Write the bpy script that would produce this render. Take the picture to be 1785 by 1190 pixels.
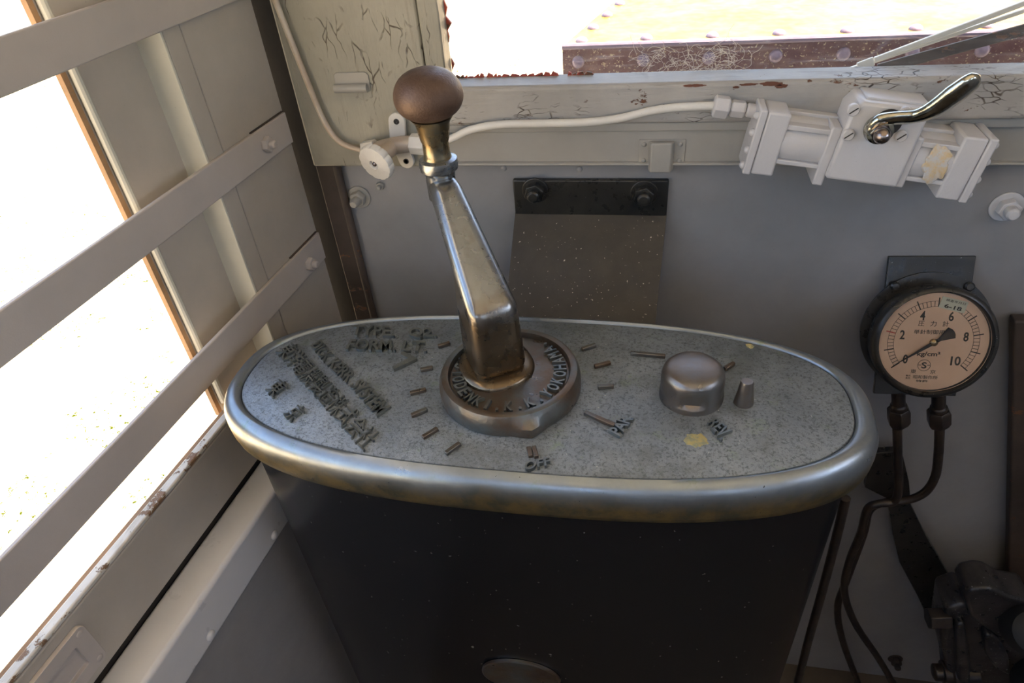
import bpy, bmesh, math, random
from mathutils import Vector, Matrix
from math import pi, sin, cos, radians
random.seed(7)
C = bpy.context.scene
COL = C.collection
for o in list(bpy.data.objects): bpy.data.objects.remove(o)

# ------------------------------------------------------------------ camera
FPX, CX, CY = 1191.0, 892.5, 595.0
CAM = Vector((0, 0, 1.5))
_up = -Vector((149.8, 1536, FPX)).normalized()
_f = Vector((268, -955.6, FPX)).normalized()
_f = (_f - _up * _f.dot(_up)).normalized()
_x = _f.cross(_up).normalized()
RW = Matrix((_x, _f, _up))                      # image axes (right, down, forward) -> world
cam = bpy.data.objects.new('camera', bpy.data.cameras.new('camera')); COL.objects.link(cam)
cr, cd, cf = RW.col[0], RW.col[1], RW.col[2]
m3 = Matrix((cr, -cd, -cf)).transposed()
cam.matrix_world = Matrix.Translation(CAM) @ m3.to_4x4()
cam.data.sensor_width = 36.0; cam.data.lens = 36.0 * FPX / 1785; cam.data.clip_start = .01
C.camera = cam

def ray(u, v): return RW @ Vector((u - CX, v - CY, FPX))
def onz(u, v, z): d = ray(u, v); return CAM + d * ((z - CAM.z) / d.z)
def ony(u, v, y): d = ray(u, v); return CAM + d * ((y - CAM.y) / d.y)
def onp(u, v, p, n): d = ray(u, v); return CAM + d * ((Vector(p) - CAM).dot(n) / d.dot(n))

# ------------------------------------------------------------------ world, sun, exposure
C.view_settings.view_transform = 'Standard'; C.view_settings.look = 'None'
C.view_settings.gamma = 1; C.view_settings.use_curve_mapping = False
C.view_settings.exposure = 0.62
w = bpy.data.worlds.new('world'); C.world = w; w.use_nodes = True
nt = w.node_tree; nt.nodes.clear()
wo = nt.nodes.new('ShaderNodeOutputWorld'); bg = nt.nodes.new('ShaderNodeBackground')
sky = nt.nodes.new('ShaderNodeTexSky'); sky.sky_type = 'NISHITA'; sky.sun_disc = False
sky.sun_elevation = radians(52); sky.sun_rotation = radians(80); sky.air_density = 1.0; sky.dust_density = 2.0
hs = nt.nodes.new('ShaderNodeHueSaturation'); hs.inputs['Saturation'].default_value = .85
nt.links.new(sky.outputs[0], hs.inputs['Color']); nt.links.new(hs.outputs[0], bg.inputs[0]); nt.links.new(bg.outputs[0], wo.inputs[0])
bg.inputs[1].default_value = 0.50
sun = bpy.data.objects.new('sun', bpy.data.lights.new('sun', 'SUN')); COL.objects.link(sun)
sun.data.energy = 26.0; sun.data.angle = radians(.6); sun.data.color = (1, .82, .60)
sun.rotation_euler = Vector((.60, .12, 1.4)).to_track_quat('Z', 'Y').to_euler()

# ------------------------------------------------------------------ materials
def newmat(name):
    m = bpy.data.materials.new(name); m.use_nodes = True
    n = m.node_tree; b = n.nodes['Principled BSDF']
    return m, n, b
def N(n, t, **k):
    x = n.nodes.new(t)
    for a, v in k.items():
        if a in x.inputs: x.inputs[a].default_value = v
        else: setattr(x, a, v)
    return x
def coords(n): return N(n, 'ShaderNodeTexCoord').outputs['Object']
def noise(n, scale, detail=4, rough=.6, vec=None, stretch=None):
    t = n.nodes.new('ShaderNodeTexNoise'); t.inputs['Scale'].default_value = scale
    t.inputs['Detail'].default_value = detail; t.inputs['Roughness'].default_value = rough
    v = vec or coords(n)
    if stretch:
        mp = n.nodes.new('ShaderNodeMapping'); mp.inputs['Scale'].default_value = stretch
        n.links.new(v, mp.inputs[0]); v = mp.outputs[0]
    n.links.new(v, t.inputs['Vector']); return t.outputs['Fac']
def ramp(n, src, a, b, ca=(0, 0, 0, 1), cb=(1, 1, 1, 1)):
    r = n.nodes.new('ShaderNodeValToRGB'); r.color_ramp.elements[0].position = a; r.color_ramp.elements[1].position = b
    r.color_ramp.elements[0].color = ca; r.color_ramp.elements[1].color = cb
    n.links.new(src, r.inputs[0]); return r.outputs[0]
def mix(n, fac, a, b):
    x = n.nodes.new('ShaderNodeMix'); x.data_type = 'RGBA'
    for s, v in ((x.inputs[0], fac), (x.inputs[6], a), (x.inputs[7], b)):
        if isinstance(v, (int, float)): s.default_value = v
        elif isinstance(v, tuple): s.default_value = v if len(v) == 4 else v + (1,)
        else: n.links.new(v, s)
    return x.outputs[2]
def bump(n, b, src, strength=.3, dist=.002, prev=None):
    x = n.nodes.new('ShaderNodeBump'); x.inputs['Strength'].default_value = strength; x.inputs['Distance'].default_value = dist
    n.links.new(src, x.inputs['Height'])
    if prev: n.links.new(prev, x.inputs['Normal'])
    n.links.new(x.outputs[0], b.inputs['Normal']); return x.outputs[0]
def math_(n, op, a, b=0.0):
    x = n.nodes.new('ShaderNodeMath'); x.operation = op
    for i, v in enumerate((a, b)):
        if isinstance(v, (int, float)): x.inputs[i].default_value = v
        else: n.links.new(v, x.inputs[i])
    return x.outputs[0]

def paint(name, col, rough=.42, var=.12, specks=.5, chips=None, cracks=None, grain=None, chip=(.10, .035, .015), bumps=.35, bscale=55):
    """old gloss paint: mottled, dirt specks, optional chips (position threshold), crack lines and wood grain"""
    m, n, b = newmat(name)
    c = coords(n)
    dark = tuple(x * (1 - var) for x in col); lite = tuple(min(1, x * (1 + var)) for x in col)
    k = mix(n, ramp(n, noise(n, 7, 5, .65, c), .35, .68), dark, lite)
    k = mix(n, math_(n, 'MULTIPLY', ramp(n, noise(n, 420, 3, .7, c), .70, .75), specks), k, (.06, .05, .04))
    h = noise(n, bscale, 3, .5, c)
    pv = bump(n, b, h, bumps, .0015)
    fine = noise(n, 600, 2, .5, c); pv = bump(n, b, fine, .12, .0006, pv)
    if grain:
        g = noise(n, 30, 6, .7, c, grain); pv = bump(n, b, g, .5, .002, pv)
        k = mix(n, math_(n, 'MULTIPLY', ramp(n, g, .60, .68), .35), k, (.16, .14, .11))
    if cracks:
        sc, thick, st = cracks
        mp = n.nodes.new('ShaderNodeMapping'); mp.inputs['Scale'].default_value = st
        wv = n.nodes.new('ShaderNodeTexNoise'); wv.inputs['Scale'].default_value = 30; n.links.new(c, wv.inputs['Vector'])
        add = n.nodes.new('ShaderNodeVectorMath'); add.operation = 'MULTIPLY_ADD'
        add.inputs[1].default_value = (.02, .02, .02); n.links.new(wv.outputs['Color'], add.inputs[0]); n.links.new(c, add.inputs[2])
        n.links.new(add.outputs[0], mp.inputs[0])
        vo = n.nodes.new('ShaderNodeTexVoronoi'); vo.feature = 'DISTANCE_TO_EDGE'; vo.inputs['Scale'].default_value = sc
        n.links.new(mp.outputs[0], vo.inputs['Vector'])
        ln = ramp(n, vo.outputs['Distance'], thick * .4, thick, (1, 1, 1, 1), (0, 0, 0, 1))
        gate = ramp(n, noise(n, 13, 4, .7, c), .53, .62)
        f = math_(n, 'MULTIPLY', ln, gate)
        k = mix(n, f, k, (.07, .05, .035))
        inv = math_(n, 'SUBTRACT', 1.0, f); pv = bump(n, b, inv, .6, .002, pv)
    if chips:
        f = ramp(n, noise(n, 22, 7, .72, c, (1, 1, 2.2)), chips, chips + .012)
        k = mix(n, f, k, chip)
        inv = math_(n, 'SUBTRACT', 1.0, f); pv = bump(n, b, inv, .7, .0025, pv)
    n.links.new(k, b.inputs['Base Color'])
    n.links.new(ramp(n, noise(n, 40, 3, .6, c), .3, .8, (rough - .03,) * 3 + (1,), (rough + .06,) * 3 + (1,)), b.inputs['Roughness'])
    b.inputs['Specular IOR Level'].default_value = .45
    return m

def metal(name, col, col2=None, rough=.3, metallic=1.0, scale=25, thr=(.4, .65), bmp=.15, bsc=300, specks=0, spk=(.55, .55, .5)):
    m, n, b = newmat(name); c = coords(n)
    k = mix(n, ramp(n, noise(n, scale, 6, .65, c), *thr), col, col2 or col)
    if specks: k = mix(n, ramp(n, noise(n, 330, 2, .5, c), specks, specks + .02), k, spk)
    n.links.new(k, b.inputs['Base Color']); b.inputs['Metallic'].default_value = metallic
    n.links.new(ramp(n, noise(n, 60, 4, .6, c), .3, .75, (max(.05, rough - .1),) * 3 + (1,), (rough + .12,) * 3 + (1,)), b.inputs['Roughness'])
    bump(n, b, noise(n, bsc, 3, .6, c), bmp, .0008)
    return m
def plain(name, col, rough=.5, metallic=0.0):
    m, n, b = newmat(name); b.inputs['Base Color'].default_value = col + (1,)
    b.inputs['Roughness'].default_value = rough; b.inputs['Metallic'].default_value = metallic
    bump(n, b, noise(n, 250, 3), .08, .0005)
    return m

M = {}
M['wall'] = paint('grey_wall_paint', (.27, .265, .27), .38, .10, .5)
M['wood'] = paint('cracked_wood_paint', (.31, .295, .245), .45, .14, .6, chips=.70, cracks=(45, .03, (1.6, 1, .4)), grain=(3.5, 1, .25))
M['rail'] = paint('peeling_rail_paint', (.35, .335, .315), .48, .16, .7, chips=.635, cracks=(120, .045, (.35, 1, 1.5)), grain=(.25, 1, 3.5), chip=(.13, .055, .03))
M['belt'] = paint('belt_paint', (.34, .325, .295), .42, .08, .5)
M['bar'] = paint('guard_bar_paint', (.47, .43, .405), .42, .07, .35, grain=None, bumps=.15)
M['panel'] = paint('panel_paint', (.43, .395, .35), .38, .08, .5, bumps=.2)
M['jamb'] = paint('pale_jamb_paint', (.55, .54, .47), .4, .05, .4, bumps=.15)
M['ledge'] = paint('ledge_paint', (.62, .62, .64), .3, .04, .1, bumps=.12)
M['motor'] = paint('motor_paint', (.54, .53, .54), .33, .06, .35, bumps=.3, bscale=90)
M['white'] = paint('valve_paint', (.66, .64, .60), .36, .07, .7, bumps=.4, bscale=120)
M['barewood'] = paint('bare_wood', (.34, .20, .10), .7, .35, .5, grain=(1, .15, 3))
M['peel'] = paint('flaking_edge_paint', (.62, .60, .55), .6, .2, .9, chips=.56, chip=(.20, .12, .07), grain=(1, .15, 3))
M['chip'] = paint('chipped_bare_wood', (.13, .05, .03), .7, .4, .3)
M['redpeel'] = paint('red_flaked_paint', (.42, .08, .05), .6, .3, .4, chips=.55, chip=(.12, .06, .03))
M['rust'] = paint('rusty_brown', (.055, .040, .032), .55, .4, .5, chips=.60, chip=(.14, .06, .025))
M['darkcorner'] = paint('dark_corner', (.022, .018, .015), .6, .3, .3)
M['pipe'] = metal('copper_pipe_painted', (.42, .34, .27), (.50, .45, .38), .4, .15)
M['casepaint'] = metal('black_gloss_paint', (.006, .0065, .0075), (.009, .0095, .011), .22, 0.0, bmp=.03, specks=.765, spk=(.25, .23, .2))
m_, n_, b_ = newmat('black_gloss_case_paint'); c_ = coords(n_)
k_ = mix(n_, ramp(n_, noise(n_, 170, 2, .5, c_), .745, .755), (.007, .0075, .0085), (.16, .15, .13))
k_ = mix(n_, math_(n_, 'MULTIPLY', ramp(n_, noise(n_, 30, 6, .8, c_, (1, 1, 2)), .60, .72), .5), k_, (.035, .034, .032))
n_.links.new(k_, b_.inputs['Base Color']); b_.inputs['Roughness'].default_value = .26; b_.inputs['Specular IOR Level'].default_value = .36; M['casepaint'] = m_
M['black'] = metal('black_paint', (.016, .016, .015), (.03, .028, .024), .33, 0.0, bmp=.3, bsc=120, specks=.74, spk=(.4, .4, .36))
M['blackdust'] = metal('dusty_black_paint', (.028, .025, .023), (.038, .034, .031), .42, 0.0, bmp=.15, specks=.715, spk=(.5, .46, .4))
M['blackiron'] = metal('black_cast_iron', (.018, .018, .019), (.05, .045, .045), .34, .1, bmp=.9, bsc=60, specks=.72, spk=(.4, .4, .42))
M['tube'] = metal('dark_tube', (.022, .018, .016), (.05, .035, .025), .38, .2)
M['bronze'] = metal('worn_bronze', (.20, .115, .06), (.26, .17, .10), .36, .85, bmp=.3, bsc=200)
M['knob'] = metal('worn_knob_leather_brown', (.10, .06, .042), (.145, .09, .062), .5, .4, scale=40, bmp=.6, bsc=420)
m_, n_, b_ = newmat('patina_bronze_shaded_hub'); c_ = coords(n_); sp_ = n_.nodes.new('ShaderNodeSeparateXYZ'); n_.links.new(c_, sp_.inputs[0])
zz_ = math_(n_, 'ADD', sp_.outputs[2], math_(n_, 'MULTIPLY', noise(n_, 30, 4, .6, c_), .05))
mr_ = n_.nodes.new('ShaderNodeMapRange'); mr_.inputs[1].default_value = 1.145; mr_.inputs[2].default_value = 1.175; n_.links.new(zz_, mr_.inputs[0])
k_ = mix(n_, mr_.outputs[0], (.17, .125, .08), (.31, .33, .35)); k_ = mix(n_, math_(n_, 'MULTIPLY', ramp(n_, noise(n_, 45, 5, .7, c_), .5, .75), .5), k_, (.20, .18, .14))  # brown lower hub, blue-grey above: dark and bright reflections painted in by height
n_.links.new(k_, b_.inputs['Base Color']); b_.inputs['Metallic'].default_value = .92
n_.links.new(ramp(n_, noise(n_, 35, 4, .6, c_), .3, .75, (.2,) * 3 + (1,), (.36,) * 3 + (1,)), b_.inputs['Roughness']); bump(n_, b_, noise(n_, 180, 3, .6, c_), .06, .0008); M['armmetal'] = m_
M['disc'] = metal('disc_bronze', (.17, .12, .085), (.17, .19, .19), .36, .85, scale=18, bmp=.4, bsc=220)
M['stub'] = metal('stub_bronze', (.22, .175, .14), (.22, .22, .22), .36, .9, scale=18, bmp=.15, bsc=220)
M['brassneck'] = metal('brass_neck', (.40, .27, .12), (.22, .24, .21), .3, .95, scale=22, bmp=.2)
M['chrome'] = metal('tarnished_chrome', (.62, .60, .50), (.32, .33, .30), .12, 1.0, scale=50)
M['nutmetal'] = metal('brown_acorn_nut', (.30, .24, .22), (.36, .32, .31), .22, 1.0)
M['slot'] = plain('slot_dark', (.05, .045, .04), .8)
M['ink'] = plain('dial_ink', (.03, .025, .02), .6)
M['redink'] = plain('dial_red_ink', (.45, .05, .03), .6)
M['lavender'] = metal('lilac_edge_paint', (.17, .14, .21), (.22, .18, .25), .35, .2)
M['rubber'] = plain('matte_black', (.012, .012, .012), .65)

def dial_mat():
    m, n, b = newmat('aged_dial_paper'); c = coords(n)
    k = mix(n, ramp(n, noise(n, 25, 5, .6, c), .35, .7), (.66, .45, .31), (.74, .53, .38))
    n.links.new(k, b.inputs['Base Color']); b.inputs['Roughness'].default_value = .6; return m
M['dial'] = dial_mat()
M['sticker'] = plain('sticker_paper', (.55, .56, .44), .6)

def cap_mat(name, face):
    """cast brass lid: grey blue tarnish, green in pits, golden lower rim band painted as warm ground reflection"""
    m, n, b = newmat(name); c = coords(n)
    t = mix(n, ramp(n, noise(n, 9, 6, .7, c), .36, .66), (.23, .26, .29), (.32, .355, .385))
    t = mix(n, ramp(n, noise(n, 35, 5, .75, c), .58, .72), t, (.24, .29, .24))
    if face:
        t = mix(n, math_(n, 'MULTIPLY', ramp(n, noise(n, 380, 3, .7, c), .50, .66), .8), t, (.09, .10, .105))
        t = mix(n, math_(n, 'MULTIPLY', ramp(n, noise(n, 14, 6, .75, c), .48, .62), .5), t, (.14, .15, .145))
        t = mix(n, ramp(n, noise(n, 210, 3, .7, c), .70, .72), t, (.035, .03, .025))
        t = mix(n, ramp(n, noise(n, 300, 2, .5, c), .76, .77), t, (.6, .6, .55))
        b.inputs['Metallic'].default_value = .62
        pv = bump(n, b, noise(n, 330, 4, .7, c), .55, .0014); bump(n, b, noise(n, 60, 4, .7, c), .35, .002, pv)
        rg = (.40, .62)
    else:
        sp = n.nodes.new('ShaderNodeSeparateXYZ'); n.links.new(c, sp.inputs[0])
        wob = math_(n, 'MULTIPLY_ADD', noise(n, 9, 4, .6, c), .03); wob.node.inputs[2].default_value = -.015
        zz = math_(n, 'ADD', sp.outputs[2], wob)
        f = ramp(n, zz, .5, .6); f.node.color_ramp.elements[0].position = 0; f.node.color_ramp.elements[1].position = 1
        mr = n.nodes.new('ShaderNodeMapRange'); mr.inputs[1].default_value = -.031; mr.inputs[2].default_value = -.011
        mr.inputs[3].default_value = 1; mr.inputs[4].default_value = 0; n.links.new(zz, mr.inputs[0])
        br = mix(n, ramp(n, noise(n, 30, 5, .7, c), .4, .62), (.34, .25, .11), (.15, .14, .095))
        t = mix(n, mr.outputs[0], t, br)  # golden olive low band imitates sunlit ground mirrored in the brass
        t = mix(n, ramp(n, noise(n, 190, 3, .7, c), .71, .73), t, (.03, .03, .03))
        b.inputs['Metallic'].default_value = .85
        bump(n, b, noise(n, 130, 3, .6, c), .14, .001)
        rg = (.27, .42)
    n.links.new(t, b.inputs['Base Color'])
    n.links.new(ramp(n, noise(n, 45, 4, .6, c), .3, .75, (rg[0],) * 3 + (1,), (rg[1],) * 3 + (1,)), b.inputs['Roughness'])
    return m
M['caprim'] = cap_mat('lid_rim_metal', False); M['capface'] = cap_mat('lid_face_metal', True)
M['letter'] = metal('raised_letter_metal', (.17, .19, .19), (.24, .25, .24), .36, .8, scale=60, bmp=.6, bsc=260)
m_, n_, b_ = newmat('yellow_lichen'); c_ = coords(n_)
n_.links.new(mix(n_, ramp(n_, noise(n_, 160, 5, .7, c_), .42, .60), (.42, .34, .14), (.26, .27, .17)), b_.inputs['Base Color']); b_.inputs['Roughness'].default_value = .9; M['lichen'] = m_
m_, n_, b_ = newmat('tan_glue_stain'); c_ = coords(n_)
n_.links.new(mix(n_, ramp(n_, noise(n_, 90, 5, .7, c_), .42, .60), (.62, .47, .27), (.56, .555, .55)), b_.inputs['Base Color']); b_.inputs['Roughness'].default_value = .6; M['stain'] = m_

M['web'] = plain('cobweb_thread', (.7, .66, .6), .8)
def glass_mat(name, dirt):
    m, n, b = newmat(name); n.nodes.remove(b); out = n.nodes['Material Output']; c = coords(n)
    tr = n.nodes.new('ShaderNodeBsdfTransparent'); gl = n.nodes.new('ShaderNodeBsdfGlossy'); gl.inputs['Roughness'].default_value = .03
    fr = n.nodes.new('ShaderNodeFresnel'); fr.inputs[0].default_value = 1.45
    mx = n.nodes.new('ShaderNodeMixShader'); n.links.new(fr.outputs[0], mx.inputs[0]); n.links.new(tr.outputs[0], mx.inputs[1]); n.links.new(gl.outputs[0], mx.inputs[2])
    if dirt:
        df = n.nodes.new('ShaderNodeBsdfDiffuse'); df.inputs[0].default_value = (.75, .7, .66, 1)
        tl = n.nodes.new('ShaderNodeBsdfTranslucent'); tl.inputs[0].default_value = (.8, .75, .7, 1)
        ad = n.nodes.new('ShaderNodeMixShader'); ad.inputs[0].default_value = .6
        n.links.new(df.outputs[0], ad.inputs[1]); n.links.new(tl.outputs[0], ad.inputs[2])
        s1 = ramp(n, noise(n, 30, 5, .7, c, (.25, 1, 5)), .57, .74); s2 = ramp(n, noise(n, 160, 4, .7, c, (.6, 1, 2)), .62, .72)
        f = math_(n, 'MULTIPLY_ADD', math_(n, 'MAXIMUM', s1, s2), dirt); f.node.inputs[2].default_value = .02
        m2 = n.nodes.new('ShaderNodeMixShader'); n.links.new(f, m2.inputs[0]); n.links.new(mx.outputs[0], m2.inputs[1]); n.links.new(ad.outputs[0], m2.inputs[2]); mx = m2
    n.links.new(mx.outputs[0], out.inputs[0]); return m
M['glass'] = glass_mat('dusty_window_glass', .22); M['dialglass'] = glass_mat('gauge_glass', 0)

def ground_mat():
    m, n, b = newmat('sunlit_dry_grass'); c = coords(n)
    k = mix(n, ramp(n, noise(n, 1.2, 5, .7, c), .4, .6), (.54, .45, .31), (.60, .52, .38))
    g = math_(n, 'MULTIPLY', ramp(n, noise(n, 1.6, 3, .6, c), .45, .56), ramp(n, noise(n, 34, 5, .8, c), .545, .58))
    k = mix(n, g, k, (.024, .034, .002))
    n.links.new(k, b.inputs['Base Color']); b.inputs['Roughness'].default_value = 1; b.inputs['Specular IOR Level'].default_value = 0
    return m
M['ground'] = ground_mat()
M['goldplate'] = metal('yellow_plate', (.24, .125, .015), (.36, .25, .08), .38, .35, scale=9, bmp=.15, bsc=60)
M['maroon'] = metal('maroon_paint', (.10, .035, .035), (.17, .09, .07), .4, .1, scale=40, bmp=.2, specks=.64, spk=(.45, .36, .22))
M['floor'] = paint('floor_boards', (.10, .08, .06), .6, .2)
M['ceil'] = paint('ceiling_paint', (.74, .77, .80), .5, .05)

# ------------------------------------------------------------------ mesh helpers
def obj(name, bm, mat, parent=None, sharp=35, bevel=0, seg=3, sub=0):
    me = bpy.data.meshes.new(name)
    bmesh.ops.recalc_face_normals(bm, faces=bm.faces)
    bm.to_mesh(me); bm.free()
    if mat: me.materials.append(mat)
    me.polygons.foreach_set('use_smooth', [True] * len(me.polygons))
    me.set_sharp_from_angle(angle=radians(sharp))
    o = bpy.data.objects.new(name, me); COL.objects.link(o)
    if parent:
        o.parent = parent
        o.matrix_parent_inverse = Matrix.Translation(-parent.location)
    if bevel:
        b = o.modifiers.new('bevel', 'BEVEL'); b.width = bevel; b.segments = seg; b.limit_method = 'ANGLE'; b.angle_limit = radians(30)
        b.harden_normals = False
    if sub:
        s = o.modifiers.new('sub', 'SUBSURF'); s.levels = sub; s.render_levels = sub
    return o
def recentre(o, p):
    p = Vector(p); o.data.transform(Matrix.Translation(-p)); o.location = p
def empty(name, loc):
    o = bpy.data.objects.new(name, None); o.empty_display_size = .02; COL.objects.link(o); o.location = loc; return o
def tag(o, label=None, cat=None, group=None, kind=None):
    if label: o['label'] = label
    if cat: o['category'] = cat
    if group: o['group'] = group
    if kind: o['kind'] = kind
    return o
def B(): return bmesh.new()
def frame(o, x, y, z):
    m = Matrix((Vector(x).normalized(), Vector(y).normalized(), Vector(z).normalized())).transposed().to_4x4()
    return Matrix.Translation(Vector(o)) @ m
def zframe(p, d, hint=(0, 0, 1)):
    d = Vector(d).normalized(); h = Vector(hint)
    if abs(d.dot(h)) > .98: h = Vector((1, 0, 0))
    x = h.cross(d).normalized(); return frame(p, x, d.cross(x), d)
def box(bm, a, b, mx=None):
    (x0, y0, z0), (x1, y1, z1) = a, b
    vs = [bm.verts.new((x, y, z)) for x in (x0, x1) for y in (y0, y1) for z in (z0, z1)]
    for f in ((0, 1, 3, 2), (4, 6, 7, 5), (0, 4, 5, 1), (2, 3, 7, 6), (0, 2, 6, 4), (1, 5, 7, 3)): bm.faces.new([vs[i] for i in f])
    if mx: bmesh.ops.transform(bm, matrix=mx, verts=vs)
    return bm
def lathe(bm, prof, mx=None, seg=48, rfun=None):
    rings = []
    allv = []
    for r, z in prof:
        if r < 1e-6: v = bm.verts.new((0, 0, z)); rings.append([v]); allv.append(v); continue
        ring = []
        for i in range(seg):
            a = 2 * pi * i / seg; k = rfun(a) if rfun else 1
            v = bm.verts.new((r * k * cos(a), r * k * sin(a), z)); ring.append(v); allv.append(v)
        rings.append(ring)
    for A_, B_ in zip(rings, rings[1:]):
        for i in range(seg):
            j = (i + 1) % seg
            if len(A_) == 1 and len(B_) == 1: continue
            if len(A_) == 1: bm.faces.new((A_[0], B_[i], B_[j]))
            elif len(B_) == 1: bm.faces.new((A_[i], A_[j], B_[0]))
            else: bm.faces.new((A_[i], A_[j], B_[j], B_[i]))
    if len(rings[0]) > 1: bm.faces.new(list(reversed(rings[0])))
    if len(rings[-1]) > 1: bm.faces.new(rings[-1])
    if mx: bmesh.ops.transform(bm, matrix=mx, verts=allv)
    return bm
def prism(bm, pts, thick):
    """polygon of 3-D points pushed along vector thick"""
    t = Vector(thick); a = [bm.verts.new(p) for p in pts]; b = [bm.verts.new(Vector(p) + t) for p in pts]
    bm.faces.new(a); bm.faces.new(list(reversed(b)))
    for i in range(len(a)):
        j = (i + 1) % len(a); bm.faces.new((a[j], a[i], b[i], b[j]))
    return bm
def cat(pts, n=8):
    """Catmull-Rom through points"""
    P = [Vector(p) for p in pts]; out = []
    P = [P[0] * 2 - P[1]] + P + [P[-1] * 2 - P[-2]]
    for i in range(1, len(P) - 2):
        for k in range(n):
            t = k / n; a, b, c, d = P[i - 1:i + 3]
            out.append(.5 * ((2 * b) + (c - a) * t + (2 * a - 5 * b + 4 * c - d) * t * t + (3 * b - a - 3 * c + d) * t ** 3))
    out.append(P[-2]); return out
def tube(bm, pts, r, seg=14, smooth=8, flat=None, up=(0, 0, 1)):
    """swept tube; r number or list along the control points; flat = (w, h) factors"""
    path = cat(pts, smooth) if smooth else [Vector(p) for p in pts]
    n = len(path)
    rs = [r] * n if isinstance(r, (int, float)) else None
    if rs is None:
        rs = []
        for i in range(n):
            t = i / (n - 1) * (len(r) - 1); k = min(int(t), len(r) - 2); rs.append(r[k] + (r[k + 1] - r[k]) * (t - k))
    rings = []; prev = Vector(up)
    for i, p in enumerate(path):
        d = (path[min(i + 1, n - 1)] - path[max(i - 1, 0)]).normalized()
        x = prev - d * prev.dot(d)
        if x.length < 1e-4: x = d.orthogonal()
        x.normalize(); y = d.cross(x); prev = x
        fx, fy = flat or (1, 1)
        rings.append([bm.verts.new(p + (x * cos(2 * pi * k / seg) * fx + y * sin(2 * pi * k / seg) * fy) * rs[i]) for k in range(seg)])
    for a, b in zip(rings, rings[1:]):
        for k in range(seg): bm.faces.new((a[k], a[(k + 1) % seg], b[(k + 1) % seg], b[k]))
    bm.faces.new(list(reversed(rings[0]))); bm.faces.new(rings[-1])
    return bm
def dome(r, h, n=8, z0=0.0): return [(r * cos(pi / 2 * i / n), z0 + h * sin(pi / 2 * i / n)) for i in range(n)] + [(0, z0 + h)]
def hexf(a):
    a = (a % (pi / 3)) - pi / 6; return cos(pi / 6) / cos(a)

_fontcache = {}
def text_raw(body, extrude):
    cu = bpy.data.curves.new('t', 'FONT'); cu.body = body; cu.size = 1; cu.extrude = extrude; cu.resolution_u = 3
    cu.offset = 0.0 if ord(body[0]) > 1000 else .022
    ob = bpy.data.objects.new('t', cu); COL.objects.link(ob)
    dg = bpy.context.evaluated_depsgraph_get(); dg.update()
    me = bpy.data.meshes.new_from_object(ob.evaluated_get(dg))
    bpy.data.objects.remove(ob); bpy.data.curves.remove(cu); return me
def text_quad(bm, body, quad, nrm, height, emb=.0):
    """letters mapped bilinearly into the 4 corners (bl, br, tr, tl) and raised by height along nrm"""
    me = text_raw(body, .5)
    if not me.vertices: return bm
    xs = [v.co.x for v in me.vertices]; ys = [v.co.y for v in me.vertices]
    x0, x1, y0, y1 = min(xs), max(xs), min(ys), max(ys); bl, br, tr, tl = [Vector(q) for q in quad]; nrm = Vector(nrm)
    vs = []
    for v in me.vertices:
        s = (v.co.x - x0) / max(x1 - x0, 1e-6); t = (v.co.y - y0) / max(y1 - y0, 1e-6)
        p = (bl * (1 - s) + br * s) * (1 - t) + (tl * (1 - s) + tr * s) * t
        p = p + nrm * ((v.co.z + .5) * height - emb); vs.append(bm.verts.new(p))
    for f in me.polygons:
        try: bm.faces.new([vs[i] for i in f.vertices])
        except ValueError: pass
    bpy.data.meshes.remove(me); return bm
def plq(px, z): return [onz(u, v, z) for u, v in px]

# left wall frame: a along the wall, b into the cab, z up
E1 = Vector((.0904, .9959, 0)).normalized(); E2 = Vector((E1.y, -E1.x, 0)); LO = Vector((-.455, .8, 0))
LM = frame(LO, E1, E2, (0, 0, 1)) if False else Matrix((( E1.x, E2.x, 0, LO.x), (E1.y, E2.y, 0, LO.y), (0, 0, 1, 0), (0, 0, 0, 1)))
def ya(y, b=0): return (y - .8 - b * E2.y) / E1.y
def Lp(a, b, z): return LM @ Vector((a, b, z))
def lbox(bm, a0, a1, b0, b1, z0, z1): return box(bm, (a0, b0, z0), (a1, b1, z1), LM)
def onl(u, v, b): return onp(u, v, Lp(0, b, 1), E2)

# ------------------------------------------------------------------ setting
g = B(); box(g, (-60, -60, -.75), (60, 60, -.7)); tag(obj('ground', g, M['ground']), kind='structure')
g = B(); box(g, (-.75, -1.4, -.03), (1.6, .85, 0)); tag(obj('floor', g, M['floor']), kind='structure')
g = B(); box(g, (-.9, -1.4, 2.15), (1.6, .95, 2.2)); tag(obj('ceiling', g, M['ceil']), kind='structure')
# unseen right cab wall, window shaped high to darken the lower interior
g = B(); box(g, (1.3, -1.4, 0), (1.34, .86, 1.45)); box(g, (1.3, -1.4, 1.85), (1.34, .86, 2.15)); box(g, (1.3, .35, 1.45), (1.34, .86, 1.85)); box(g, (1.3, -1.4, 1.45), (1.34, -.6, 1.85))
tag(obj('wall_right', g, M['wall']), kind='structure')
# unseen rear partition, openings shrunk and raised to cut light reaching low surfaces
g = B(); box(g, (-.75, -1.44, 0), (1.34, -1.4, 1.5)); box(g, (-.75, -1.44, 1.9), (1.34, -1.4, 2.15)); box(g, (.25, -1.44, 1.5), (.75, -1.4, 1.9)); box(g, (-.75, -1.44, 1.5), (-.55, -1.4, 1.9))
tag(obj('wall_back', g, M['wall']), kind='structure')
YW = .815
g = B(); box(g, (-.455, YW, 0), (1.34, YW + .03, 1.2)); tag(obj('wall_front', g, M['wall']), kind='structure')
g = B(); box(g, (-.52, .80, 1.9), (1.34, .86, 2.15)); box(g, (.95, .795, 1.2), (1.34, .85, 1.9)); tag(obj('trim_1', g, M['wood']), kind='structure')
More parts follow.
